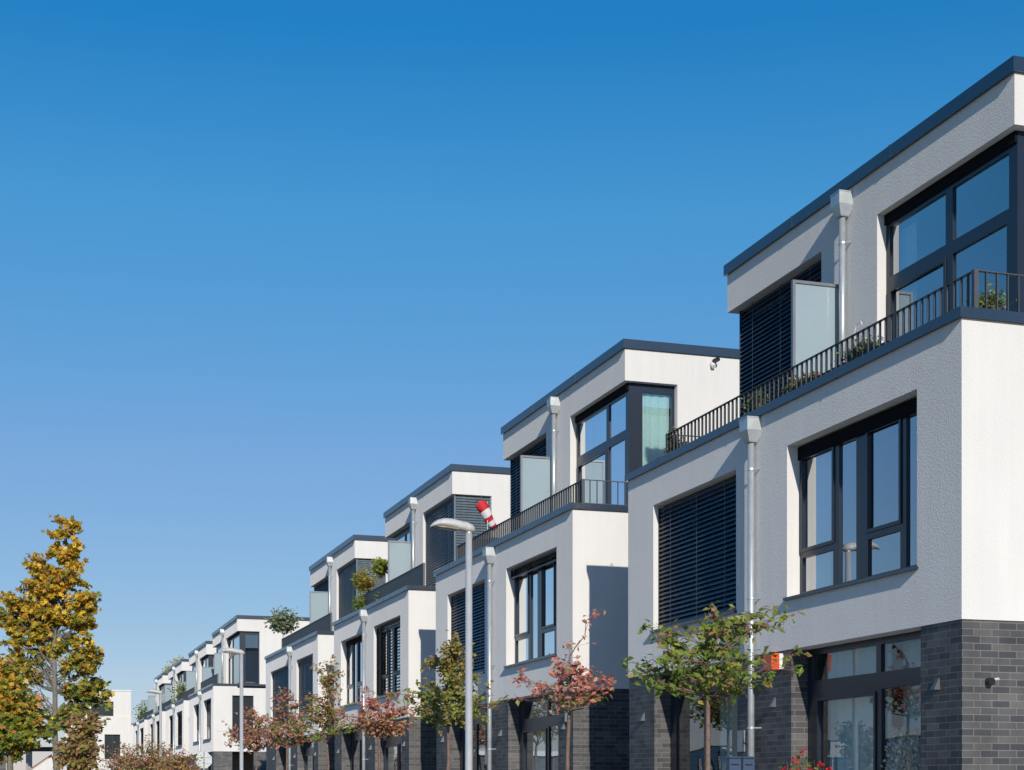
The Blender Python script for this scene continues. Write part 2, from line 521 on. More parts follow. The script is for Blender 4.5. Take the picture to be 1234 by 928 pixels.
def house(y0, label, L=10.37, b=12.15, un=1.25, uf=9.65, gap_side=False, first=('near', 'far'),
          near1='glass', far1='blind', near2='glass', far2='blind', sidewin=13.32, ns='glass',
          rail='bars', rail_x=10.82, rail_u=(.12, 9.2), screen_u=5.6, gf=True, curtains=True, far_u1=9.22,
          slat='slat', detail=2, screens=(), side1=None, seed=0, sidecur='mint', frostz=9.2):
    rnd = random.Random(seed + 5)
    T = .3
    h = empty('terraced_house', (A, y0, 0), label, 'house', 'white flat-roofed terraced houses in a row along the street')
    Y = lambda u: y0 + u
    xb = A + DEP
    nw = (Y(.95), Y(4.33), 4.24, 6.40)
    fw = (Y(5.98), Y(far_u1), 4.24, 6.38)
    # ---- brick ground floor
    gn = (Y(.9), Y(4.24), .15, ZB); gff = (Y(5.98), Y(9.22), .15, ZB)
    mb = MB()
    sheet(mb, front(A + .02), y0 + .02, Y(L), 0, ZB, [gn, gff], T)
    sh = [(11.56, 12.7, .15, ZB)] if side1 else []
    sheet(mb, side(y0 + .02), A + .02, xb, 0, ZB, sh, T, clip=A + .02 + T)
    mb.box(A + .33, xb, Y(L) - .28, Y(L), 0, ZB - .002)
    mb.quad((A + .02, Y(L), 0), (A + .33, Y(L), 0), (A + .33, Y(L), ZB), (A + .02, Y(L), ZB))
    mb.build('brick_base', M['brick'], h)
    # ---- plaster first floor
    mb = MB()
    sheet(mb, front(A), y0, Y(L), ZB, ZC - .01, [nw, fw], T, bottom=True)
    s1 = [(11.56, 12.7, 4.2, 6.49)] if side1 else []
    sheet(mb, side(y0), A, xb, ZB, ZC - .01, s1, T, clip=A + T, bottom=True)
    mb.box(A + T + .001, xb, Y(L) - T, Y(L), ZB, ZC - .012)
    mb.quad((A, Y(L), ZB), (A + T + .001, Y(L), ZB), (A + T + .001, Y(L), ZC - .01), (A, Y(L), ZC - .01))
    mb.build('wall', M['plaster'], h)
    # ---- floors and inner partitions
    mb = MB()
    mb.box(A + .25, xb - .1, y0 + .25, Y(L) - .25, .02, .14)
    mb.box(A + .25, xb - .1, y0 + .25, Y(L) - .25, 3.53, 3.8)
    mb.build('floor_slab', M['wood'], h)
    mb = MB()
    mb.box(A + .31, xb - .2, Y(5.0), Y(5.2), .16, 3.5)
    mb.box(A + .31, xb - .2, Y(5.05), Y(5.2), 3.82, 6.7)
    mb.box(xb - .35, xb - .05, y0 + .31, Y(L) - .31, .16, 3.5)
    mb.box(A + 5, A + 5.15, y0 + .31, Y(5.0), .16, 3.5)
    mb.box(A + 5, A + 5.15, y0 + .31, Y(5.05), 3.82, 6.7)
    mb.box(xb - .3, xb, y0 + .01, Y(L) - .01, 3.81, ZC - .03)
    mb.build('inner_wall', M['inner'], h)
    # ---- terrace deck and parapet coping
    mb = MB(); mb.box(A + .28, xb - .28, y0 + .28, Y(L) - .28, 6.72, 6.96)
    mb.build('terrace_deck', M['paving'], h)
    def coping(x0, x1, ya, yb, z0, z1, w=.4, ov=.05):
        m2 = MB()
        m2.box(x0 - ov, x0 + w, ya - ov, yb + ov, z0, z1)
        m2.box(x0 + w, x1, ya - ov, ya + w, z0, z1 - .002)
        m2.box(x0 + w, x1, yb - w, yb + ov, z0, z1 - .002)
        # folded seams between the sheet lengths
        yy = ya + 2.9
        while yy < yb:
            m2.box(x0 - ov - .006, x0 + w * .9, yy - .018, yy + .018, z0 - .002, z1 + .006)
            yy += 3.0
        return m2.build('coping', M['coping'], h)
    coping(A, xb, y0, Y(L), ZC - .115, ZC + .005)
    # ---- roof storey
    ZT = 10.75
    ub0, ub1 = Y(un), Y(uf)
    un1, uf0 = Y(4.58), Y(6.25)
    z0 = 6.9
    hn = (ub0 - 1, un1, 7.1, 9.93); hf = (uf0, ub1 + 1, 7.1, 9.93)
    mb = MB()
    sheet(mb, front(b), ub0, ub1, z0, ZT - .05, [(ub0, un1, 7.1, 9.93), (uf0, ub1, 7.1, 9.93)], T, caps='')
    sheet(mb, side(ub0), b, xb, z0, ZT - .05, [(b, sidewin, 7.1, 9.93)], T, clip=b + T)
    # far side: fascia over the wrapped blind, wall behind
    mb.box(b + T + .001, 13.4, ub1 - T, ub1, 9.93, ZT - .05)
    mb.box(13.4, xb, ub1 - T, ub1, z0, ZT - .05)
    mb.box(b, 13.4, ub1 - T, ub1 - .001, z0, 7.1)
    mb.quad((b, ub1, 9.93), (b + T + .001, ub1, 9.93), (b + T + .001, ub1, ZT - .05), (b, ub1, ZT - .05))
    mb.box(xb - .3, xb - .001, ub0 + T + .001, ub1 - T - .001, z0, ZT - .06)
    mb.build('penthouse_wall', M['plaster'], h)
    mb = MB(); mb.box(b + .29, xb - .29, ub0 + .29, ub1 - .29, 9.95, 10.5)
    mb.build('roof', M['gravel'], h)
    mb = MB()
    mb.box(b + .31, xb - .35, Y(5.35), Y(5.5), 6.97, 9.94)
    mb.box(b + 4.5, b + 4.65, ub0 + .31, Y(5.35), 6.97, 9.94)
    mb.build('inner_wall', M['inner'], h)
    coping(b, xb, ub0, ub1, ZT - .165, ZT + .02)
    F, FB = front(A), front(b)

    def win1(u0, u1, kind, far=False, s=0):
        if far:
            k = (u1 - u0) / 3.38
            cells = [(u0 + .08, u0 + .08 + .5 * k, 4.3, 6.2), (u0 + .72 * k, u0 + 1.55 * k, 4.92, 6.2), (u0 + .72 * k, u0 + 1.55 * k, 4.3, 4.8),
                     (u0 + 1.82 * k, u0 + 2.3 * k, 4.3, 6.2), (u0 + 2.44 * k, u1 - .09, 4.92, 6.2), (u0 + 2.44 * k, u1 - .09, 4.3, 4.8)]
        else:
            cells = [(u0 + .07, u0 + .57, 4.32, 6.2), (u0 + .71, u0 + 1.5, 4.92, 6.2), (u0 + .71, u0 + 1.5, 4.32, 4.80),
                     (u0 + 1.8, u0 + 2.26, 4.32, 6.2), (u0 + 2.42, u1 - .08, 4.92, 6.2), (u0 + 2.42, u1 - .08, 4.32, 4.80)]
        w = window(h, F, u0, u1, 4.24, 6.38, cells, sash=(1, 4), d=.2)
        sill(w, F, u0, u1, 4.24)
        if kind == 'blind':
            blind(w, F, u0 + .03, u1 - .03, 4.27, 6.33, d=.11, m=slat)
        elif kind == 'open':
            blind(w, F, u0 + .03, u1 - .03, 4.27, 6.33, d=.11, tilt=12, m=slat, pitch=.09)
        else:
            (blind(w, F, u0 + .05, u1 - .05, 6.16, 6.36, d=.12, tilt=8, wid=.07, pitch=.03, m=slat) if seed == 2 else
             part('head_shade_box', M['box'], w, lambda m2: pbox(m2, F, u0 + .004, u1 - .004, 6.2, 6.376, .165, .198)))  # black strip painting the shade along the top of the opening
        if kind != 'blind':
            curtain(w, F, u1 - .62, u1 - .06, 4.26, 6.5, .36, seed=s)
            if kind == 'glass2':
                curtain(w, F, u0 + 1.0, u0 + 1.5, 4.26, 6.5, .36, seed=s + 1)
                curtain(w, F, u1 - 1.5, u1 - .6, 4.26, 6.5, .4, seed=s + 2)
        return w
    win1(nw[0], nw[1], near1, s=seed)
    win1(fw[0], fw[1], far1, far=True, s=seed + 3)

    if side1:
        P = side(y0)
        w = window(h, P, 11.56, 12.7, 4.2, 6.49, [(11.62, 12.1, 4.28, 6.4), (12.18, 12.64, 4.28, 6.4)], d=.16, glass='dark_inside')

    # ---- near corner window of the roof storey
    if near2 == 'glass':
        m1 = (Y(un) + .15 + .09, Y(2.55) - .0)
        a0, a1 = ub0 + .33, Y(2.56)
        c0, c1 = Y(2.70), un1 - .1
        if seed % 2: a1, c0 = Y(2.86), Y(3.03)
        cells = [(a0, a1, 9.0, 9.72), (c0, c1, 9.0, 9.72), (a0 + .05, a1, 7.2, 8.82), (c0 + .02, c1 - .04, 7.2, 8.78)]
        w = window(h, FB, ub0 + .15, un1, 7.1, 9.93, cells, sash=(3,), d=.15)
        part('head_shade_box', M['box'], w, lambda m2: pbox(m2, FB, ub0 + .152, un1 - .004, 9.78, 9.926, .115, .148))
        if ns == 'glass':
            P = side(ub0)
            lft = b + .45
            w2 = window(h, P, b + .221, sidewin, 7.1, 9.93, [(lft, sidewin - .06, 7.18, 9.75)], d=.15)
            if sidecur: curtain(w2, P, lft - .02, sidewin - .08, 7.1, 9.75, .25, m=sidecur, wl=.2, amp=.04, seed=seed)
        curtain(w, FB, un1 - .5, un1 - .03, 7.1, 9.7, .34, seed=seed + 9)
        if seed == 2: curtain(w, FB, un1 - 1.6, un1 - .55, 7.1, 9.7, .4, seed=4)
    elif near2 == 'blind':
        w = window(h, FB, ub0 + .15, un1, 7.1, 9.93, [(ub0 + .3, Y(2.56), 7.2, 9.8), (Y(2.7), un1 - .1, 7.2, 9.8)], d=.16)
        blind(w, FB, ub0 + .1, un1 - .03, 7.1, 9.9, d=.1, m='slat_far', tilt=62)
        P = side(ub0)
        w2 = window(h, P, b + .231, sidewin, 7.1, 9.93, [(b + .35, sidewin - .1, 7.2, 9.8)], d=.16)
        blind(w2, P, b + .1, sidewin - .03, 7.1, 9.9, d=.1, m='slat_far', tilt=62)
    # ---- far bay of the roof storey
    if far2 == 'blind':
        w = window(h, FB, uf0, ub1 - .3, 7.1, 9.93, [(uf0 + .1, uf0 + 1.4, 7.2, 9.75), (uf0 + 1.5, ub1 - .4, 7.2, 9.75)], d=.2)
        blind(w, FB, uf0 + .03, ub1 - .28, 7.05, 9.9, d=.13, m=slat)
        P = lambda u, z, d: (u, ub1 - d, z)
        w = window(h, P, b + .28, 13.4, 7.1, 9.93, [(b + .4, 13.3, 7.2, 9.75)], d=.3)
        blind(w, P, b + .16, 13.35, 7.05, 9.9, d=.24, m=slat)
    else:
        w = window(h, FB, uf0, ub1 - .15, 7.1, 9.93, [(uf0 + .1, uf0 + 1.4, 9.0, 9.75), (uf0 + 1.5, ub1 - .4, 9.0, 9.75), (uf0 + .1, uf0 + 1.4, 7.2, 8.9), (uf0 + 1.5, ub1 - .4, 7.2, 8.9)], d=.2)
        P = lambda u, z, d: (u, ub1 - d, z)
        window(h, P, b + .28, 13.4, 7.1, 9.93, [(b + .4, 13.3, 7.2, 9.75)], d=.15)
    # ---- pipes
    downpipe(h, A - .1, Y(5.27), 6.985, .05)
    downpipe(h, b - .1, Y(5.42), 10.52, 7.0)
    # ---- terrace railing and screens
    if rail == 'bars':
        railing(h, [(13.9, Y(rail_u[0])), (rail_x, Y(rail_u[0])), (rail_x, Y(rail_u[1])), (13.9, Y(rail_u[1]))], 7.1, 7.61)
    elif rail == 'panel':
        railing(h, [(rail_x, Y(rail_u[0])), (rail_x, Y(rail_u[1]))], 7.1, 7.86, solid=True)
    if screen_u: screen(h, 11.3, b - .02, Y(screen_u), 7.0, frostz)
    for (x0, x1, u, zt) in screens: screen(h, x0, x1, Y(u), 7.0, zt, 'wind_screen')
    # ---- ground floor glazing
    P = front(A + .02)
    g0, g1 = gn[0], gn[1]
    mid = g0 + 1.42
    cells = [(g0 + .1, mid - .06, 3.06, 3.42), (mid + .06, g1 - .12, 3.06, 3.42),
             (g0 + .1, mid - .07, .3, 2.84), (mid + .09, g1 - .3, .3, 2.78)]
    w = window(h, P, g0, g1, .15, ZB - .002, cells, sash=(3,), d=.26, t=.09, name='window', glass='clear')
    if curtains:
        curtain(w, P, mid + .05, g1 - .1, .2, 3.45, .5, m='teal' if seed != 2 else 'curtain', wl=.24, seed=seed)
        curtain(w, P, g0 + .05, mid, .2, 3.45, .62, m='teal' if seed != 2 else 'curtain', wl=.24, seed=seed + 1)
    f0 = gff[0]
    cells = [(f0 + .75, f0 + 1.75, .3, 3.1), (f0 + 1.87, f0 + 3.0, .3, 3.1)]
    w = window(h, P, f0 + .65, gff[1], .15, ZB - .002, cells, d=.3, t=.08, glass='clear')
    d = part('door', M['door'], h, lambda m2: pbox(m2, P, f0, f0 + .648, .15, ZB - .002, .22, .3))
    part('handle', M['zinc'], d, lambda m2: m2.tube([(A + .2, f0 + .1, .9), (A + .2, f0 + .1, 1.7)], .015, 8))
    if curtains: curtain(w, P, f0 + .8, f0 + 3.0, .2, 3.2, 1.1, m='teal', wl=.24, seed=seed + 1)
    # ---- wall lights
    if detail >= 1:
        for u in (.52, 4.75, 9.68):
            if u > L - .3: continue
            def wedge(m2, u=u):
                y = Y(u); x = A + .02; z = 2.72
                m2.loft([[(x - .085, y - .045, z), (x + .001, y - .045, z), (x + .001, y + .045, z), (x - .085, y + .045, z)],
                         [(x - .01, y - .03, z + .14), (x + .001, y - .03, z + .14), (x + .001, y + .03, z + .14), (x - .01, y + .03, z + .14)]])
            part('wall_light', M['lightgrey'], h, wedge)
    if detail >= 2:
        part('doorbell_panel', M['steelpanel'], h, lambda m2: (m2.box(A - .02, A + .021, Y(5.72), Y(5.9), 2.1, 2.42)))
        d = part('security_camera', M['white'], h, lambda m2: (m2.tube([(14.1, ub0 + .001, 10.42), (14.1, ub0 - .07, 10.4)], [.055, .05], 12), m2.tube([(14.1, ub0 - .05, 10.4), (14.1, ub0 - .1, 10.34)], .045, 12)))
        part('lens', M['black'], d, lambda m2: m2.tube([(14.12, ub0 - .06, 10.46), (14.16, ub0 - .2, 10.48)], [.05, .045], 12))
    return h

# ------------------------------------------------------------------ ground
def flat(name, m, x0, x1, y0, y1, z):
    mb = MB(); mb.quad((x0, y0, z), (x1, y0, z), (x1, y1, z), (x0, y1, z))
    return tag(mb.build(name, m), kind='structure')
flat('ground', M['ground'], -900, 900, -400, 1500, -.02)
flat('road', M['asphalt'], 1.6, 6.4, -60, 400, -.012)
def slab(name, m, x0, x1, y0, y1, z0, z1):
    mb = MB(); mb.box(x0, x1, y0, y1, z0, z1)
    return tag(mb.build(name, m), kind='structure')
slab('pavement', M['paving'], 6.52, 10.4, -60, 68.5, -.1, .1)
slab('pavement', M['paving'], -1.5, 1.48, -60, 200, -.1, .1)
slab('kerb', M['kerb'], 6.4, 6.52, -60, 68.5, -.1, .108)
slab('kerb', M['kerb'], 1.48, 1.6, -60, 200, -.1, .108)
slab('pavement', M['paving'], 6.52, 10.4, 85, 200, -.1, .1)
slab('kerb', M['kerb'], 6.4, 6.52, 85, 200, -.1, .108)
for ya, yb in ((-40, 16.04), (26.43, 29.32), (39.71, 42.59), (52.98, 55.87)):
    slab('bounce_paving', M['paving'], 10.401, 24, ya, yb, -.1, .098)  # unseen pale slabs, added to bounce light up into the house gaps
flat('road', M['asphalt'], 6.4, 60, 69.5, 84, -.008)
mb = MB()
for k in range(30):
    mb.box(3.95, 4.07, 2 + k * 6, 5 + k * 6, -.0115, -.006)
tag(mb.build('road_marking', M['paint']), kind='structure')

# ------------------------------------------------------------------ houses
H1 = house(16.05, 'nearest white house, with flowers along its terrace railing and an orange alarm box', seed=1, sidecur='curtain')
H2 = house(29.33, 'white house with a mint green curtain in its corner window, behind the nearest house', seed=2)
H3 = house(42.6, 'white house whose corner bay is closed by grey blinds, directly behind the windsock', seed=3,
           near1='open', far1='glass2', near2='blind', far2='glass', rail='panel', rail_x=11.2, rail_u=(.8, 9.2))
H4 = house(55.88, 'white house with a grey-green olive tree on the far end of its terrace', L=11.8, uf=10.1, seed=4,
           near1='blind', far1='blind', far_u1=10.5, near2='blind', far2='blind', rail='panel', rail_x=11.2, rail_u=(.8, 11.4))
H5 = house(85.5, 'first white house past the side street, with a tall dark glass corner window', L=11.6, b=11.83, un=0, uf=10.6,
           seed=5, near1='glass', far1='glass', near2='glass', far2='glass', sidewin=13.02, sidecur=None, rail='panel', rail_x=11.2, rail_u=(3.2, 11.0),
           side1=True, curtains=False, detail=0)
H6 = house(100.1, 'second white house past the side street, with a tall pale glass wind screen', L=11.5, b=12.05, un=.9, uf=10.8, seed=6, near1='open',
           far1='open', near2='glass', far2='glass', rail='panel', rail_x=11.3, rail_u=(.8, 11.0), curtains=False, detail=0, screens=((11.7, 13.6, .3, 9.1),))
H7 = house(114.7, 'third white house past the side street, with small green plants on its terrace', L=11.5, b=12.05, un=.9, uf=10.8, seed=7, near1='open',
           far1='open', near2='glass', far2='glass', rail='panel', rail_x=11.3, rail_u=(.8, 11.0), curtains=False, detail=0, screens=((11.7, 13.6, .3, 9.1),))
H8 = house(129.1, 'fourth white house past the side street, orange and green bushes above its roof', L=11.5, b=12.05, un=.9, uf=8.0, seed=8, near1='open',
           far1='open', near2='glass', far2='glass', rail='panel', rail_x=11.3, rail_u=(.8, 11.0), curtains=False, detail=0, screens=((11.7, 13.6, .3, 9.1),))

# farthest house of the row: only its lower storeys and a terrace screen show
def end_house(y0, L, label):
    h = empty('terraced_house', (A, y0, 0), label, 'house', 'white flat-roofed terraced houses in a row along the street')
    xb = A + DEP
    mb = MB()
    sheet(mb, front(A), y0, y0 + L, 0, 7.1, [(y0 + .95, y0 + 4.3, 4.24, 6.4), (y0 + 6, y0 + 9.4, 4.24, 6.4)], .3)
    sheet(mb, side(y0), A, xb, 0, 7.1, [], .3, clip=A + .3)
    mb.box(A + .3, xb, y0 + L - .3, y0 + L, 0, 7.1)
    mb.box(xb - .3, xb - .001, y0 + .31, y0 + L - .31, 0, 7.09)
    mb.build('wall', M['plaster'], h)
    for a, b_ in ((.95, 4.3), (6, 9.4)):
        window(h, front(A), y0 + a, y0 + b_, 4.24, 6.4, [(y0 + a + .1, y0 + a + 1.6, 4.32, 6.3), (y0 + a + 1.75, y0 + b_ - .1, 4.32, 6.3)])
    mb = MB(); mb.box(A - .05, xb, y0 - .05, y0 + L + .05, 7.1, 7.2)
    mb.build('coping', M['coping'], h)
    screen(h, 11.4, 13.2, y0 + .5, 7.2, 9.3, 'wind_screen')
    return h
end_house(142.6, 10, 'farthest white house of the row with a pale glass screen on its low terrace')

# orange alarm box, small lamp and hook on the nearest house
al = part('alarm_box', M['white'], H1, lambda m2: m2.box(A - .045, A + .021, 20.53, 20.77, 3.25, 3.47))
part('cover', M['orange'], al, lambda m2: m2.box(A - .17, A - .045, 20.525, 20.775, 3.24, 3.475))
l1 = part('wall_spotlight', M['black'], H1, lambda m2: m2.tube([(10.92, 16.08, 2.8), (10.92, 15.98, 2.79)], [.036, .045], 14))
part('lens', M['white'], l1, lambda m2: m2.tube([(10.95, 16.02, 2.81), (11.0, 15.96, 2.82)], .016, 10))
hk = MB()
hk.tube([(12.14, 21.15, 8.15), (12.05, 21.12, 8.3), (12.05, 21.05, 8.42), (12.05, 20.92, 8.44), (12.05, 20.88, 8.38)], .008, 6)
hk.tube([(12.14, 21.15, 8.15), (12.08, 21.2, 7.95)], .006, 6)
hk.build('wall_hook', M['white'], H1)
for u, z in ((5.62, 2.84), (.33, 2.95)):
    part('house_number_plate', M['white'], H2, lambda m2: m2.box(A - .01, A + .021, 29.33 + u - .1, 29.33 + u + .1, z - .09, z + .09))

# ------------------------------------------------------------------ foliage
def mixc(a, b, t): return tuple(a[i] * (1 - t) + b[i] * t for i in range(3))
def pick(rnd, pal):
    t = rnd.random(); acc = 0
    for w, c in pal:
        acc += w
        if t <= acc: break
    k = rnd.uniform(.65, 1.3)
    return tuple(max(.004, q * k) for q in c)

def leaf(mb, rnd, p, size, color, star=False, droop=.3):
    d = Vector((rnd.gauss(0, 1), rnd.gauss(0, 1), rnd.gauss(-droop, .6)))
    if d.length < .01: d = Vector((1, 0, 0))
    d.normalize()
    n = Vector((rnd.gauss(0, .7) - .1, rnd.gauss(-.75, .6), .7)); n = (n - d * n.dot(d))
    if n.length < .01: n = d.orthogonal()
    n.normalize()
    s = d.cross(n)
    mb.col = color
    if star:
        pts = []
        for k, (a, r) in enumerate(((0, 1), (28, .5), (55, .9), (95, .45), (130, .62), (180, .25), (230, .62), (265, .45), (305, .9), (332, .5))):
            r *= size * .55
            pts.append(p + d * (math.cos(R(a)) * r) + s * (math.sin(R(a)) * r) + n * (-.18 * abs(math.sin(R(a))) * r))
        mb.quad(*pts)
    else:
        w = size * .3
        a = p; t = p + d * size; l = p + d * size * .42 + s * w + n * size * .08; r = p + d * size * .42 - s * w + n * size * .08
        m_ = p + d * size * .7
        mb.quad(a, l, t); mb.quad(a, t, r)

def bent(rnd, a, b, k=4, wob=.06, sag=0.0):
    pts = []
    L = (b - a).length
    for i in range(k + 1):
        t = i / k
        p = a.lerp(b, t)
        if 0 < i < k:
            p += Vector((rnd.gauss(0, wob * L), rnd.gauss(0, wob * L), rnd.gauss(0, wob * L) + sag * math.sin(math.pi * t) * L))
        pts.append(p)
    return pts

def tree(name, base, fork, blobs, nlimb, leaves, size, pal, seed, label, cat='tree', group=None, r0=.05, trunkm='bark', star=False,
         palfn=None, spread=.10, attach=(.0, .8), twigs=3, axis_top=None, lean=0.0, up=False):
    """blobs: (centre, radii, weight) that bound where limb tips end. leaves per twig are scattered along real twigs"""
    rnd = random.Random(seed)
    base = Vector(base)
    t = empty(name, tuple(base), label, cat, group)
    top = axis_top if axis_top is not None else Vector(blobs[0][0])
    tm = MB(); cm = MB()
    forkp = Vector((base.x + lean * .5, base.y, fork))
    tr = [base] + bent(rnd, base, forkp, 4, .012)[1:] + bent(rnd, forkp, top, 5, .03)[1:]
    n = len(tr)
    rads = [r0 * (1 - .85 * i / (n - 1)) ** .9 for i in range(n)]
    rads[0] = r0 * 1.25
    tm.tube(tr, rads, 9)
    wsum = sum(b[2] for b in blobs)
    for i in range(nlimb):
        x = rnd.random() * wsum
        for (c, rr, w) in blobs:
            x -= w
            if x <= 0: break
        c = Vector(c)
        while True:
            q = Vector((rnd.uniform(-1, 1), rnd.uniform(-1, 1), rnd.uniform(-1, 1)))
            if .35 < q.length < 1: break
        tip = c + Vector((q.x * rr[0], q.y * rr[1], q.z * rr[2]))
        # leave the axis below the tip
        ax = [p for p in tr if p.z >= fork - .02]
        zt = max(fork, tip.z - rnd.uniform(.25, .7) * (1.6 if up else 1) * max(.4, (Vector((tip.x, tip.y, 0)) - Vector((top.x, top.y, 0))).length * 1.0))
        a = min(ax, key=lambda p: abs(p.z - zt))
        nx = [p for p in ax if p.z > a.z]
        if nx:
            q2 = min(nx, key=lambda p: p.z)
            f = min(1, max(0, (zt - a.z) / max(1e-4, q2.z - a.z)))
            a = a.lerp(q2, f)
        L = (tip - a).length
        pts = bent(rnd, a, tip, 5, .05, sag=.06)
        rr0 = min(r0 * .3, .005 + .007 * L)
        tm.tube(pts, [rr0 * (1 - .8 * k / 5) for k in range(6)], 5, cap=False)
        for tw in range(twigs):
            k = (rnd.uniform(.6, 1) if up else rnd.uniform(.2, 1)) * 5
            i0 = min(4, int(k)); p0 = pts[i0].lerp(pts[i0 + 1], k - i0)
            d = (pts[5] - pts[i0]).normalized() if i0 < 5 else Vector((0, 0, 1))
            d = (d + Vector((rnd.gauss(0, .6), rnd.gauss(0, .6), rnd.gauss(.1, .4)))).normalized()
            tl = rnd.uniform(.5, 1.3) * spread * 3
            p1 = p0 + d * tl
            tm.tube([p0, p0.lerp(p1, .5) + Vector((0, 0, .02 * tl)), p1], [rr0 * .35, rr0 * .25, rr0 * .12], 4, cap=False)
            for _ in range(leaves):
                f = rnd.uniform(.1, 1.05)
                p = p0.lerp(p1, f) + Vector((rnd.gauss(0, 1), rnd.gauss(0, 1), rnd.gauss(-.2, .8))) * spread * .45
                pl = palfn(p, rnd) if palfn else pal
                leaf(cm, rnd, p, size * rnd.uniform(.65, 1.2), pick(rnd, pl), star)
    tm.build('trunk', M[trunkm], t, smooth=True)
    cm.build('crown', M['leaf'], t)
    return t

GREEN = [(.45, (.27, .34, .05)), (.3, (.28, .33, .06)), (.15, (.42, .36, .12)), (.1, (.42, .2, .1))]
GREEND = [(.6, (.19, .27, .035)), (.3, (.22, .29, .045)), (.1, (.4, .28, .07))]
RED = [(.5, (.64, .2, .15)), (.3, (.7, .36, .25)), (.2, (.45, .28, .12))]
RUST = [(.4, (.5, .28, .1)), (.3, (.55, .22, .15)), (.3, (.32, .3, .07))]
MIXG = [(.4, (.38, .3, .07)), (.4, (.26, .28, .05)), (.2, (.48, .26, .1))]
GT = 'young street trees along the pavement'

def street_tree(px, x, wid, zb, zt, pal, seed, label, nl=40, leaves=9, palfn=None, off=0, size=.108, extra=(), r0=.042, spread=.085, flat_=.3):
    t = (px - 617) / 1926
    s = x / (math.sin(THETA) + t * math.cos(THETA))
    y = s * (math.cos(THETA) - t * math.sin(THETA))
    h = zt - zb
    blobs = [((x, y, zb + h * .62), (wid * .26, wid * .26, h * .42), .8),
             ((x + off, y, zb + h * .34), (wid * .6, wid * .52, h * .28), 1.6)] + [((x + e[0], y + e[1], e[2]), e[3], e[4]) for e in extra]
    return tree('street_tree', (x, y, .1), zb - .02, blobs, nl, leaves, size, pal, seed, label, 'tree', GT, r0=r0, palfn=palfn, spread=spread,
                axis_top=Vector((x, y, zb + h * .75)))

def tipfn(zc, low, high, w=.25):
    def f(p, rnd):
        return high if rnd.random() < min(1, max(0, (p.z - zc) / w + .5)) else low
    return f

street_tree(853, 8.0, 1.85, 2.62, 3.6, GREEN, 11, 'green young tree with reddish leaf tips, in front of the nearest house', nl=60, leaves=8,
            palfn=tipfn(3.2, GREEND, GREEN, .5), extra=((.7, -.1, 3.55, (.3, .25, .2), .5), (-.75, 0, 3.25, (.3, .25, .25), .55)))
street_tree(686, 8.0, 1.8, 2.72, 3.75, RED, 12, 'sparse pink-red tree with bare twigs beside the shaded house gap', nl=40, leaves=5,
            palfn=lambda p, r: RED if p.z > 2.95 or r.random() < .5 else MIXG, extra=((.3, 0, 4.0, (.5, .4, .3), .12),))
street_tree(540, 8.0, 1.95, 2.72, 4.2, MIXG, 13, 'olive and rust coloured young tree between the street lamp and the red trees', nl=92, leaves=8,
            palfn=tipfn(3.5, GREEN, MIXG, .9), extra=((.1, 0, 4.0, (.28, .28, .35), .4),))
street_tree(457, 8.0, 1.9, 2.7, 3.9, RUST, 14, 'pink-red young tree just left of the olive and rust tree', nl=56, leaves=7,
            palfn=lambda p, r: RED if p.z > 3.15 or r.random() < .3 else RUST)
street_tree(394, 8.0, 2.1, 2.72, 4.6, MIXG, 15, 'tall narrow brownish tree with a flat bright green skirt', nl=66, leaves=7,
            palfn=lambda p, r: GREEND if p.z < 3.2 and r.random() < .85 else (RUST if r.random() < .5 else MIXG), extra=((0, 0, 4.5, (.35, .35, .5), .6),))
street_tree(346, 8.0, 2.3, 2.75, 4.6, RED, 16, 'dark red and green tree in front of the closed blue blinds', nl=78, leaves=7,
            palfn=lambda p, r: RED if r.random() < .65 else GREEND)
street_tree(309, 8.0, 2.7, 2.8, 4.4, RED, 17, 'rust-red spreading tree in front of the side street', nl=78, leaves=7,
            palfn=lambda p, r: RED if r.random() < .6 else RUST)
FAR_T = [(214, 62, 895, 45, 'small rust-brown tree right of the third lamp post, low on the street'),
         (176, 70, 884, 52, 'rounded rust-brown tree left of the third lamp post'),
         (148, 82, 893, 50, 'rust and green tree at the foot of the white house on the left'),
         (196, 92, 893, 40, 'small tree hidden behind the third lamp post, brown-leaved')]
for k, (px, s, pt, wpx, lb) in enumerate(FAR_T):
    c = at(px, pt, s); w = wpx * s / 1926 * 1.15; zt = c.z - .3
    tree('street_tree', (c.x, c.y, .1), 1.7, [((c.x, c.y, zt - .75), (w * .5, w * .5, .75), 1), ((c.x, c.y, zt - 1.5), (w * .55, w * .55, .7), 1)],
         110, 7, .13, RUST, 30 + k, lb, 'tree', GT, r0=.06, spread=.16,
         palfn=lambda p, r, zt=zt: (GREEND if p.z < zt - 1.2 and r.random() < .7 else RUST), axis_top=Vector((c.x, c.y, zt - .6)))

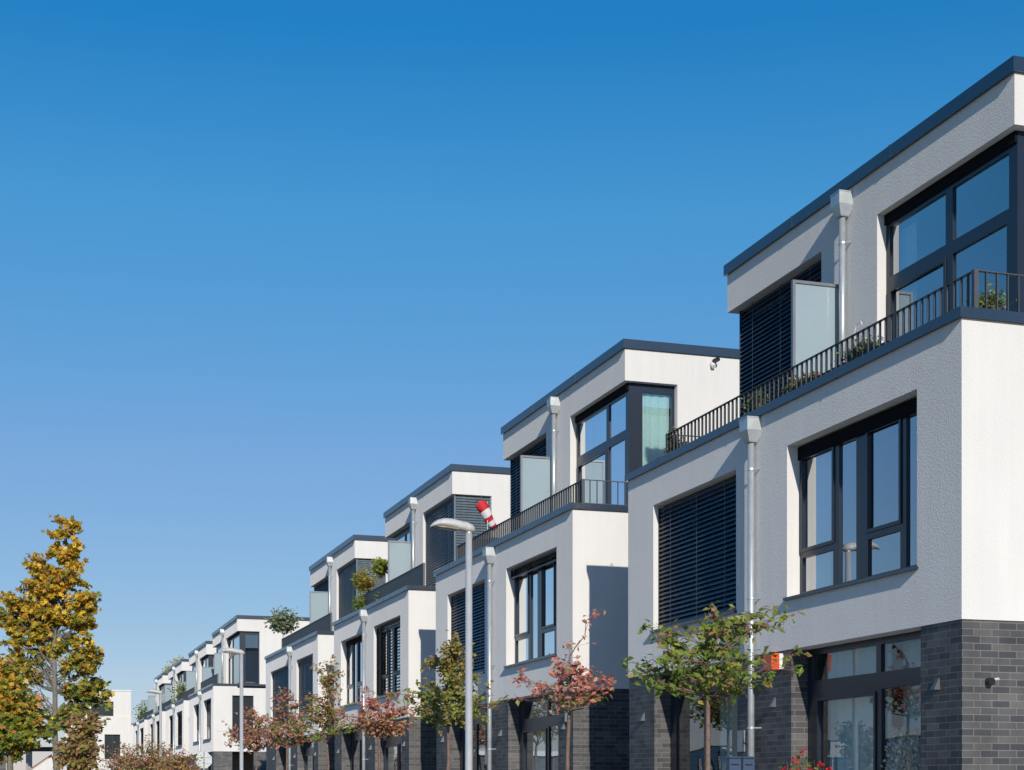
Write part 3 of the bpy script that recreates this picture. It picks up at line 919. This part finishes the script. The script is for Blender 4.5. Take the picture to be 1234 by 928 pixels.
# ---- big maple on the left
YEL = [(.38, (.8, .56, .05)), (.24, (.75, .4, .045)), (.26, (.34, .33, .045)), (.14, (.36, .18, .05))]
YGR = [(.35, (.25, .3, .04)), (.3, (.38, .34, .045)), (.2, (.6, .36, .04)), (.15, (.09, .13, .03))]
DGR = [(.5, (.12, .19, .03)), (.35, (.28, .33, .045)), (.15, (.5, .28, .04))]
S = 38
def blob(px, py, rx, rz, w, s=S, ry=None):
    c = at(px, py, s); k = s / 1926
    return (tuple(c), (rx * k, (ry or rx) * k, rz * k), w)
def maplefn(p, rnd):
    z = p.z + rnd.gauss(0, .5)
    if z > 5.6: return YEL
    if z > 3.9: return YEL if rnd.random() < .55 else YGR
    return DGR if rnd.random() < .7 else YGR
c = at(66, 950, S)
clumps = [(78, 628, 7, 9), (86, 634, 8, 7), (75, 643, 10, 8), (84, 662, 12, 10), (72, 668, 12, 10), (92, 676, 8, 8), (84, 684, 12, 9),
          (42, 682, 10, 10), (96, 662, 7, 8), (60, 692, 13, 11), (78, 702, 14, 10), (40, 706, 13, 9), (92, 700, 8, 8), (62, 714, 14, 10), (104, 722, 11, 9),
          (10, 722, 13, 9), (28, 728, 13, 9), (86, 728, 15, 10), (112, 736, 8, 9), (50, 738, 15, 11), (74, 748, 15, 10), (100, 750, 13, 10), (8, 744, 14, 10), (30, 752, 13, 9),
          (54, 762, 13, 9), (84, 770, 13, 10), (108, 768, 11, 9), (14, 768, 14, 10), (40, 778, 12, 9), (66, 782, 11, 8), (96, 790, 13, 9), (113, 790, 8, 9),
          (20, 792, 13, 9), (50, 800, 10, 9), (80, 806, 9, 8), (104, 812, 13, 9), (8, 812, 12, 10), (118, 826, 11, 8), (92, 834, 13, 9), (36, 818, 11, 9), (112, 844, 12, 8), (126, 838, 6, 6), (84, 858, 13, 9), (98, 862, 8, 7), (70, 872, 10, 7)]
blobs = [blob(a_, b_, r_, q_, r_ * q_ / 100, ry=r_ * 2.2) for a_, b_, r_, q_ in clumps]
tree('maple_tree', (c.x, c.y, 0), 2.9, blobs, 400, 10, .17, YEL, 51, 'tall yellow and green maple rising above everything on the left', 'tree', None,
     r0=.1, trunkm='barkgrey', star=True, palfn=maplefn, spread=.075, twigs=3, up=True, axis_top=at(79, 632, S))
c = at(12, 950, 30)
ORG = [(.3, (.72, .42, .05)), (.2, (.62, .28, .05)), (.5, (.28, .32, .04))]
blobs = [blob(6, 822, 20, 26, .8, 30), blob(20, 855, 34, 26, 1.5, 30), blob(-25, 830, 34, 40, 1.5, 30), blob(28, 882, 34, 20, 1, 30), blob(-5, 890, 40, 28, 1, 30)]
tree('maple_tree', (c.x, c.y, 0), 2.0, blobs, 250, 9, .16, ORG, 52, 'low orange and green tree at the left edge, in front of the tall maple', 'tree', None,
     r0=.09, trunkm='barkgrey', star=True, spread=.09, twigs=3, palfn=lambda p, r: ORG if p.z > 2.9 or r.random() < .45 else GREEND, axis_top=at(8, 830, 30))
c = at(98, 950, 34)
blobs = [blob(100, 882, 13, 22, 1, 34), blob(96, 908, 22, 26, 2, 34), blob(112, 875, 6, 12, .3, 34)]
tree('young_tree', (c.x, c.y, 0), 1.5, blobs, 90, 8, .13, MIXG, 53, 'small olive and pinkish upright tree under the tall maple', 'tree', None,
     r0=.04, spread=.09, palfn=lambda p, r: RUST if r.random() < .25 else [(.7, (.34, .28, .08)), (.3, (.42, .26, .14))], axis_top=at(98, 875, 34))

# ------------------------------------------------------------------ street lamps
def street_lamp(px, s, label):
    p = at(px, 950, s)
    x, y = p.x, p.y
    t = empty('street_lamp', (x, y, .1), label, 'street lamp', 'grey mushroom-head street lamps along the kerb')
    H = 5.78
    mb = MB()
    mb.tube([(x, y, .1), (x, y, 1.2), (x, y, 1.22), (x, y, H)], [.085, .085, .062, .055], 16)
    po = mb.build('pole', M['lampgrey'], t, smooth=False)
    for f in po.data.polygons: f.use_smooth = len(f.vertices) == 4
    # long drooping head pointing over the road (-x)
    hd = MB()
    prof = [(.10, .0, .0, .02), (.095, .01, .05, .05), (.06, .015, .085, .09), (-.02, .03, .105, .11), (-.15, .055, .105, .115), (-.3, .085, .1, .125), (-.42, .095, .09, .12), (-.52, .09, .07, .1), (-.6, .065, .045, .07), (-.66, .035, .015, .03)]
    rings = []
    for (dx, zc, hh, ww) in prof:
        ring = []
        for k in range(16):
            an = 2 * math.pi * k / 16
            sz = math.sin(an)
            zz = hh * (sz if sz > 0 else sz * .65)
            ring.append((x + dx, y + math.cos(an) * ww, H + .03 + zc + zz - .02))
        rings.append(ring)
    hd.loft(rings)
    ho = hd.build('lamp_head', M['lamphead'], t, smooth=True)
    le = MB()
    rings = []
    for (dx, ww, dz) in ((-.56, .05, .03), (-.5, .08, .012), (-.35, .1, .0), (-.2, .09, .0), (-.14, .06, .02)):
        rings.append([(x + dx, y + math.cos(2 * math.pi * k / 12) * ww, H + .034 + dz + (.0 if dx < -.3 else -.02) + math.sin(2 * math.pi * k / 12) * .022) for k in range(12)])
    le.loft(rings)
    le.build('lens', M['lens'], ho, smooth=True)
    co = MB(); co.tube([(x, y, H - .03), (x, y, H + .05)], [.062, .05], 14)
    co.build('collar', M['lampgrey'], t)
    return t
street_lamp(565, 26.3, 'nearest grey street lamp, in front of the windsock house')
street_lamp(291, 50.4, 'second grey street lamp, before the glass corner of the house past the side street')
street_lamp(193.5, 71.5, 'farthest and smallest grey street lamp')

# ------------------------------------------------------------------ traffic sign seen from behind
p = at(245.5, 916, 73)
sg = empty('traffic_sign', (p.x, p.y, .1), 'grey back of an eight-sided traffic sign at the side street corner', 'traffic sign')
part('pole', M['zinc'], sg, lambda m2: m2.tube([(p.x, p.y - .06, .1), (p.x, p.y - .06, p.z + .38)], .035, 12))
def octo(m2):
    rings = []
    for yy, r in ((p.y - .006, .4), (p.y + .006, .4)):
        rings.append([(p.x + r * math.cos(R(22.5 + 45 * k)), yy, p.z + r * math.sin(R(22.5 + 45 * k))) for k in range(8)])
    m2.loft(rings)
    m2.box(p.x - .33, p.x + .33, p.y - .03, p.y - .007, p.z + .12, p.z + .15)
    m2.box(p.x - .33, p.x + .33, p.y - .03, p.y - .007, p.z - .15, p.z - .12)
part('plate', M['zinc'], sg, octo)

# ------------------------------------------------------------------ windsock on the terrace of the second house
y_ws = 36.2; x_ws = 11.75
ws = empty('windsock', (x_ws, y_ws, 6.96), 'small red and white striped windsock flying over the terrace railing', 'windsock')
a = Vector((x_ws - .12, y_ws - .05, 0)); 
q0 = at(580, 609, 38.0); q1 = at(597, 637, 38.3)
for kcol, mname in ((0, 'red'), (1, 'wfab')):
    mb = MB()
    for i in range(5):
        if i % 2 != kcol: continue
        t0, t1 = i / 5, (i + 1) / 5
        rings = []
        for t_ in (t0, (t0 + t1) / 2, t1):
            c = q0.lerp(q1, t_) + Vector((0.02 * math.sin(t_ * 6), 0, -.03 * math.sin(t_ * 3)))
            d = (q1 - q0).normalized(); u = Vector((0, 1, 0)).cross(d).normalized(); w = d.cross(u)
            r = .14 - .05 * t_; d = (d + Vector((-.5, -1.3, .2)) * (max(0, .35 - t_) * 2)).normalized(); u = Vector((0, 1, 0)).cross(d).normalized(); w = d.cross(u)
            rings.append([c + u * (math.cos(2 * math.pi * k / 16) * r) * (1 + .08 * math.sin(k * 3 + i)) + w * (math.sin(2 * math.pi * k / 16) * r) for k in range(16)])
        mb.loft(rings, cap=False)
    mb.build('sock' if kcol == 0 else 'white_stripe', M[mname], ws, smooth=True)
part('mast', M['zinc'], ws, lambda m2: m2.tube([(q0.x + .16, q0.y + .02, 6.96), (q0.x + .16, q0.y + .02, q0.z + .1)], .012, 8))
part('hoop', M['black'], ws, lambda m2: m2.tube([q0 + Vector((math.cos(R(k * 30)) * .155, math.sin(R(k * 30)) * .06, math.sin(R(k * 30)) * .14)) for k in range(13)], .007, 6, cap=False))

# ------------------------------------------------------------------ terrace plants
def shrub(name, pos, rx, rz, n, size, pal, seed, label, cat='plant', potted=True, stem=.0, group=None, flowers=None, lv=8, spread=.05, ry=None):
    pos = Vector(pos)
    t = empty(name, tuple(pos), label, cat, group)
    rnd = random.Random(seed)
    top = pos.z
    if potted:
        pr = min(.16, rx * .8 + .03)
        mb = MB()
        mb.tube([pos, pos + Vector((0, 0, .02)), pos + Vector((0, 0, .26)), pos + Vector((0, 0, .28))], [pr * .7, pr * .72, pr, pr * 1.05], 16)
        mb.build('pot', M['pot'], t)
        top += .27
    cz = top + stem + rz
    tm = MB(); cm = MB(); fm = MB()
    if stem:
        tm.tube([Vector((pos.x, pos.y, top - .02)), Vector((pos.x + .01, pos.y, top + stem * .5)), Vector((pos.x, pos.y, top + stem + rz * .5))], [.018, .015, .012], 7)
    for i in range(n):
        while True:
            q = Vector((rnd.uniform(-1, 1), rnd.uniform(-1, 1), rnd.uniform(-1, 1)))
            if .3 < q.length < 1: break
        tip = Vector((pos.x + q.x * rx, pos.y + q.y * (ry or rx), cz + q.z * rz))
        b0 = Vector((pos.x + (q.x * rx * .5 if ry else 0), pos.y + (q.y * ry * .9 if ry else 0), top + stem * .97 - .01))
        pts = bent(rnd, b0, tip, 3, .06)
        tm.tube(pts, [.006, .005, .004, .002], 4, cap=False)
        for _ in range(lv):
            f = rnd.uniform(.45, 1.02) * 3
            i0 = min(2, int(f)); pp = pts[i0].lerp(pts[i0 + 1], f - i0) + Vector((rnd.gauss(0, 1), rnd.gauss(0, 1), rnd.gauss(0, 1))) * spread
            leaf(cm, rnd, pp, size * rnd.uniform(.7, 1.2), pick(rnd, pal), False, droop=-.1)
        if flowers and rnd.random() < flowers[1]:
            for _ in range(10):
                pp = tip + Vector((rnd.gauss(0, 1), rnd.gauss(0, 1), rnd.gauss(0, 1))) * .022 + Vector((0, 0, .03))
                leaf(fm, rnd, pp, .05, pick(rnd, [(1, flowers[0])]), True, droop=-.3)
    tm.build('stem', M['bark'], t)
    cm.build('foliage', M['leaf'], t)
    if fm.v: fm.build('flower', M['leaf'], t)
    return t
PG = [(.5, (.15, .22, .03)), (.3, (.24, .32, .05)), (.2, (.32, .34, .08))]
OLIVE = [(.6, (.22, .27, .15)), (.4, (.33, .36, .2))]
GRP = 'plants on the roof terraces'
shrub('terrace_plant', (10.96, 22.15, 7.22), .16, .2, 44, .07, PG, 61, 'bushy green plant behind the nearest terrace railing above the lower downpipe', group=GRP, potted=False)
shrub('terrace_plant', (10.9, 25.1, 7.1), .12, .3, 40, .065, [(.6, (.1, .13, .03)), (.4, (.28, .2, .04))], 62, 'yellowing green climber at the far end of the nearest terrace railing', group=GRP, potted=False)
shrub('terrace_plant', (11.22, 16.45, 6.97), .2, .13, 60, .06, PG, 63, 'round green plant behind the near corner post of the railing', group=GRP)
shrub('flower_box_plant', (10.96, 19.0, 7.32), .09, .1, 110, .05, PG, 64, 'white flowering plants in the railing box below the upper downpipe', group=GRP, potted=False, flowers=((.75, .74, .72), .5), ry=.5)
shrub('flower_box_plant', (10.96, 20.75, 7.3), .08, .09, 90, .05, PG, 65, 'low green plants with a red bloom along the railing below the frosted screen', group=GRP, potted=False, flowers=((.6, .02, .03), .15), ry=.6)
mb = MB(); mb.box(10.86, 11.06, 18.2, 21.5, 7.1, 7.33)
tag(mb.build('planter_box', M['pot']), 'long dark planter box behind the nearest terrace railing', 'planter')
for px, s, top_, rpx, seed, lb, pal in ((438, 52.6, 697, 14, 66, 'potted ball tree with yellow-brown crown on the third terrace', [(.4, (.5, .34, .05)), (.6, (.34, .33, .05))]),
                                   (459, 50.9, 680, 10, 67, 'greener ball tree half hidden by a frosted screen on the third terrace', [(.25, (.5, .36, .05)), (.75, (.28, .34, .05))])):
    c = at(px, top_, s); r = rpx * s / 1926
    shrub('potted_tree', (c.x, c.y, 6.97), r, r * .85, 80, .11, pal, seed, lb, 'tree', stem=max(.1, c.z - r - 6.97 - .27), group=GRP, lv=11, spread=.08)
for px, py, s, seed, lb in ((434, 724, 52.0, 68, 'low green bush under the potted ball trees'), (462, 708, 50.3, 69, 'low leafy plant beside the solid terrace panel of the third house')):
    c = at(px, py, s); shrub('terrace_plant', (c.x, c.y, 6.97), .24, .34, 60, .1, PG, seed, lb, group=GRP, spread=.06)
c = at(341, 745, 70.5)
shrub('olive_tree', (c.x, c.y, 6.97), .68, .5, 100, .2, OLIVE, 70, 'grey-green olive tree on the terrace before the side street', 'tree', stem=max(.1, c.z - 6.97 - .8), group=GRP, lv=9, spread=.12)
for px, py, s, r, seed, pal, lb in ((215, 806, 131, .9, 71, [(.7, (.8, .5, .06)), (.3, (.4, .4, .06))], 'orange-yellow bush above the roof of the fourth far house'),
                                    (205, 814, 133, .7, 72, [(.7, (.34, .38, .06)), (.3, (.55, .4, .06))], 'green bush above the roof, left of the orange-yellow bush'),
                                    (219, 838, 113, .75, 73, PG, 'leafy plant in front of the second far wind screen'),
                                    (205, 847, 125, .6, 74, PG, 'light green plant low on the third far terrace'),
                                    (175, 852, 140, .9, 75, PG, 'green bush on the farthest terrace')):
    c = at(px, py, s)
    roof = py < 820
    z0 = 10.55 if roof else 6.97
    shrub('terrace_plant', (c.x, c.y, z0), r, max(.4, min(1.0, c.z - z0)), 70, .2, pal, seed, lb, group=GRP, lv=8, spread=.16)

# ------------------------------------------------------------------ in front of the nearest house
shrub('geranium_bush', (9.75, 18.35, .1), .42, .5, 150, .06, [(.6, (.14, .18, .03)), (.4, (.24, .24, .05))], 80, 'red flowering geranium bush in front of the ground floor window', 'plant',
      potted=True, stem=.69, flowers=((.75, .02, .03), .22), lv=9, spread=.05)
def mailbox(x, y, label):
    t = empty('mailbox', (x, y, .1), label, 'mailbox', 'mailboxes by the nearest house')
    part('post', M['zinc'], t, lambda m2: m2.box(x - .02, x + .02, y - .02, y + .02, .1, 1.6))
    b_ = part('box', M['mailblue'], t, lambda m2: m2.box(x - .09, x + .09, y - .06, y + .06, 1.6, 1.98))
    part('lid', M['mailblue'], b_, lambda m2: m2.loft([[(x - .1, y - .08, 1.981), (x + .1, y - .08, 1.981), (x + .1, y + .07, 1.981), (x - .1, y + .07, 1.981)],
                                                   [(x - .08, y - .05, 2.01), (x + .08, y - .05, 2.01), (x + .08, y + .05, 2.01), (x - .08, y + .05, 2.01)]]))
    part('slot', M['black'], b_, lambda m2: m2.box(x - .06, x + .06, y - .063, y - .059, 1.88, 1.9))
mailbox(10.0, 20.95, 'left blue-grey mailbox near the beige door')
mailbox(10.24, 21.0, 'right blue-grey mailbox beside the lower downpipe')
# dry pampas plumes in a vase behind the ground floor glass
pv = Vector((10.99, 17.95, .142))
pt = empty('pampas_vase', tuple(pv), 'vase of pale dry pampas plumes behind the ground floor window', 'vase')
part('vase', M['vase'], pt, lambda m2: m2.tube([pv, pv + Vector((0, 0, .3)), pv + Vector((0, 0, .6)), pv + Vector((0, 0, .8))], [.05, .08, .07, .05], 18), smooth=True)
rnd = random.Random(5)
for k in range(7):
    mb = MB()
    dx, dy = rnd.uniform(-.05, .05), (-.3 + .13 * k) * .9
    base = pv + Vector((0, 0, .8)); tip = base + Vector((dx, dy, rnd.uniform(1.05, 1.45)))
    mb.tube(bent(rnd, base, tip, 3, .02), .005, 5)
    mid = base.lerp(tip, .6)
    for _ in range(520):
        f = rnd.random()
        c = mid.lerp(tip, f); r = .1 * math.sin(math.pi * (f * .85 + .12))
        leaf(mb, rnd, c + Vector((rnd.gauss(0, r * .6), rnd.gauss(0, r * .6), 0)), .065, (.6, .5, .36), False, droop=-1.2)
    mb.build('plume', M['plume'], pt)

# ------------------------------------------------------------------ white house on the left, pergola and shed
Yw = 112.0; kx = lambda px, s: at(px, 950, s).x
wh = empty('white_house', (at(125, 950, 115).x, Yw, 0), 'separate plain white flat-roofed house at the end of the street behind the maple', 'house')
def onY(px, py, y):
    t = (px - 617) / 1926
    s = y / (math.cos(THETA) - t * math.sin(THETA))
    return at(px, py, s)
xL = onY(84, 0, Yw).x; xR = onY(158, 0, Yw).x
zt = onY(158, 833, Yw).z; zm = onY(158, 864, Yw).z
def rect(px0, py0, px1, py1):
    a = onY(px0, py0, Yw); b_ = onY(px1, py1, Yw)
    return (a.x, b_.x, b_.z, a.z)
w1 = rect(110, 845, 137, 863); w2 = rect(126, 885, 145, 915)
mb = MB()
sheet(mb, side(Yw + .15), xL, xR, zm, zt, [w1], .3); mb.box(xL, xR, Yw + .46, Yw + 9, zm, zt - .001)
mb.quad((xR, Yw + .15, zm), (xR, Yw + .46, zm), (xR, Yw + .46, zt), (xR, Yw + .15, zt))
mb.quad((xL, Yw + .15, zt), (xR, Yw + .15, zt), (xR, Yw + .46, zt), (xL, Yw + .46, zt))
mb.build('upper_wall', M['plaster'], wh)
mb = MB()
sheet(mb, side(Yw), xL, xR, 0, zm, [w2], .3)
mb.box(xL, xR, Yw + .31, Yw + 9, 0, zm - .002)
mb.quad((xR, Yw, 0), (xR, Yw + .31, 0), (xR, Yw + .31, zm), (xR, Yw, zm))
mb.quad((xL, Yw, zm), (xR, Yw, zm), (xR, Yw + .31, zm), (xL, Yw + .31, zm))
mb.build('lower_wall', M['plaster'], wh)
for (r, yy) in ((w1, Yw + .15), (w2, Yw)):
    mx_ = (r[0] + r[1]) / 2
    window(wh, side(yy), r[0], r[1], r[2], r[3], [(r[0] + .06, mx_ - .04, r[2] + .06, r[3] - .06), (mx_ + .04, r[1] - .06, r[2] + .06, r[3] - .06)], d=.14, glass='dark_inside')
mb = MB(); mb.box(xL - .05, xR + .05, Yw + .1, Yw + 9.05, zt + .001, zt + .08); mb.build('coping', M['zinc'], wh)

pg = at(52, 950, 42)
pe = empty('pergola', (pg.x, pg.y, 0), 'garden pergola with pale concrete posts and a dark beam under the maple', 'pergola')
for px in (35, 69):
    q = at(px, 897, 42)
    part('post', M['concrete'], pe, lambda m2: m2.box(q.x - .08, q.x + .08, q.y - .08, q.y + .08, 0, q.z))
q = at(30, 903, 42); q2 = at(82, 903, 42)
part('beam', M['timber'], pe, lambda m2: m2.tube([q + Vector((0, -.1, 0)), q2 + Vector((0, -.1, 0))], .06, 4))
gb = at(50, 950, 60)
gg = empty('garden_shed', (gb.x, gb.y, 0), 'small white gabled shed behind the pergola', 'shed')
def shed(m2):
    a = at(34, 950, 60); b_ = at(68, 950, 60); t_ = at(62, 912, 60)
    ridge = t_.z; eave = at(0, 928, 60).z - .1
    y = a.y
    m2.loft([[(a.x, yy, 0), (b_.x, yy, 0), (b_.x, yy, eave + .2), (t_.x, yy, ridge), (a.x, yy, eave)] for yy in (y, y + 4)])
part('wall', M['plaster'], gg, shed)
a = at(33, 950, 60); t_ = at(62, 911, 60); ev = at(0, 929, 60).z - .05; b_ = at(69, 950, 60)
def roof(m2):
    for (x0, z0, x1, z1) in ((a.x, ev - .02, t_.x, t_.z), (t_.x, t_.z, b_.x, ev + .22)):
        m2.loft([[(x0, yy, z0 + .02), (x1, yy, z1 + .02), (x1, yy, z1 + .08), (x0, yy, z0 + .08)] for yy in (a.y - .1, a.y + 4.1)])
part('roof', M['tile'], gg, roof)
q = at(0, 904, 70); q2 = at(13, 904, 70)
wb = empty('garage', (q.x, q.y, 0), 'low white flat-roofed garage edge at the left border under the trees', 'garage')
part('wall', M['brick'], wb, lambda m2: m2.box(q.x - 6, q2.x - .2, q.y + .2, q.y + 6, 0, q.z - .1))
part('roof', M['white'], wb, lambda m2: m2.box(q.x - 6.2, q2.x, q.y, q.y + 6.2, q.z - .099, q.z + .13))

# ------------------------------------------------------------------ houses across the street, seen mirrored in the panes
def opposite(y0, label, x=-58, w=16):
    h = empty('opposite_house', (x, y0, 0), label, 'house', 'houses across the street')
    mb = MB()
    P = lambda u, z, d: (x - d, u, z)
    wins = [(y0 + 1, y0 + 3, .6, 2.6), (y0 + 5, y0 + 7.5, .2, 2.6), (y0 + 1, y0 + 3, 3.6, 5.2), (y0 + 5, y0 + 7.5, 3.6, 5.2)]
    sheet(mb, P, y0, y0 + w, 0, 6.2, wins, .3)
    mb.box(x - 9, x - .3, y0 + .001, y0 + .3, 0, 6.2); mb.box(x - 9, x - .3, y0 + w - .3, y0 + w - .001, 0, 6.2)
    mb.quad((x, y0, 0), (x, y0, 6.2), (x - .3, y0, 6.2), (x - .3, y0, 0))
    mb.box(x - 9.3, x - 9, y0, y0 + w, 0, 6.2); mb.box(x - 9, x - .3, y0 + .3, y0 + w - .3, 5.9, 6.19)
    mb.build('wall', M['plaster'], h)
    for wn_ in wins:
        m_ = (wn_[0] + wn_[1]) / 2
        window(h, P, *wn_, [(wn_[0] + .08, m_ - .04, wn_[2] + .08, wn_[3] - .08), (m_ + .04, wn_[1] - .08, wn_[2] + .08, wn_[3] - .08)], d=.15)
    part('coping', M['coping'], h, lambda m2: m2.box(x - 9.35, x + .05, y0 - .05, y0 + w + .05, 6.201, 6.35))
    return h
for k, yy in enumerate((96, 120, 144, 170, 200)):
    opposite(yy, 'white two storey house across the street, mirrored in the panes')
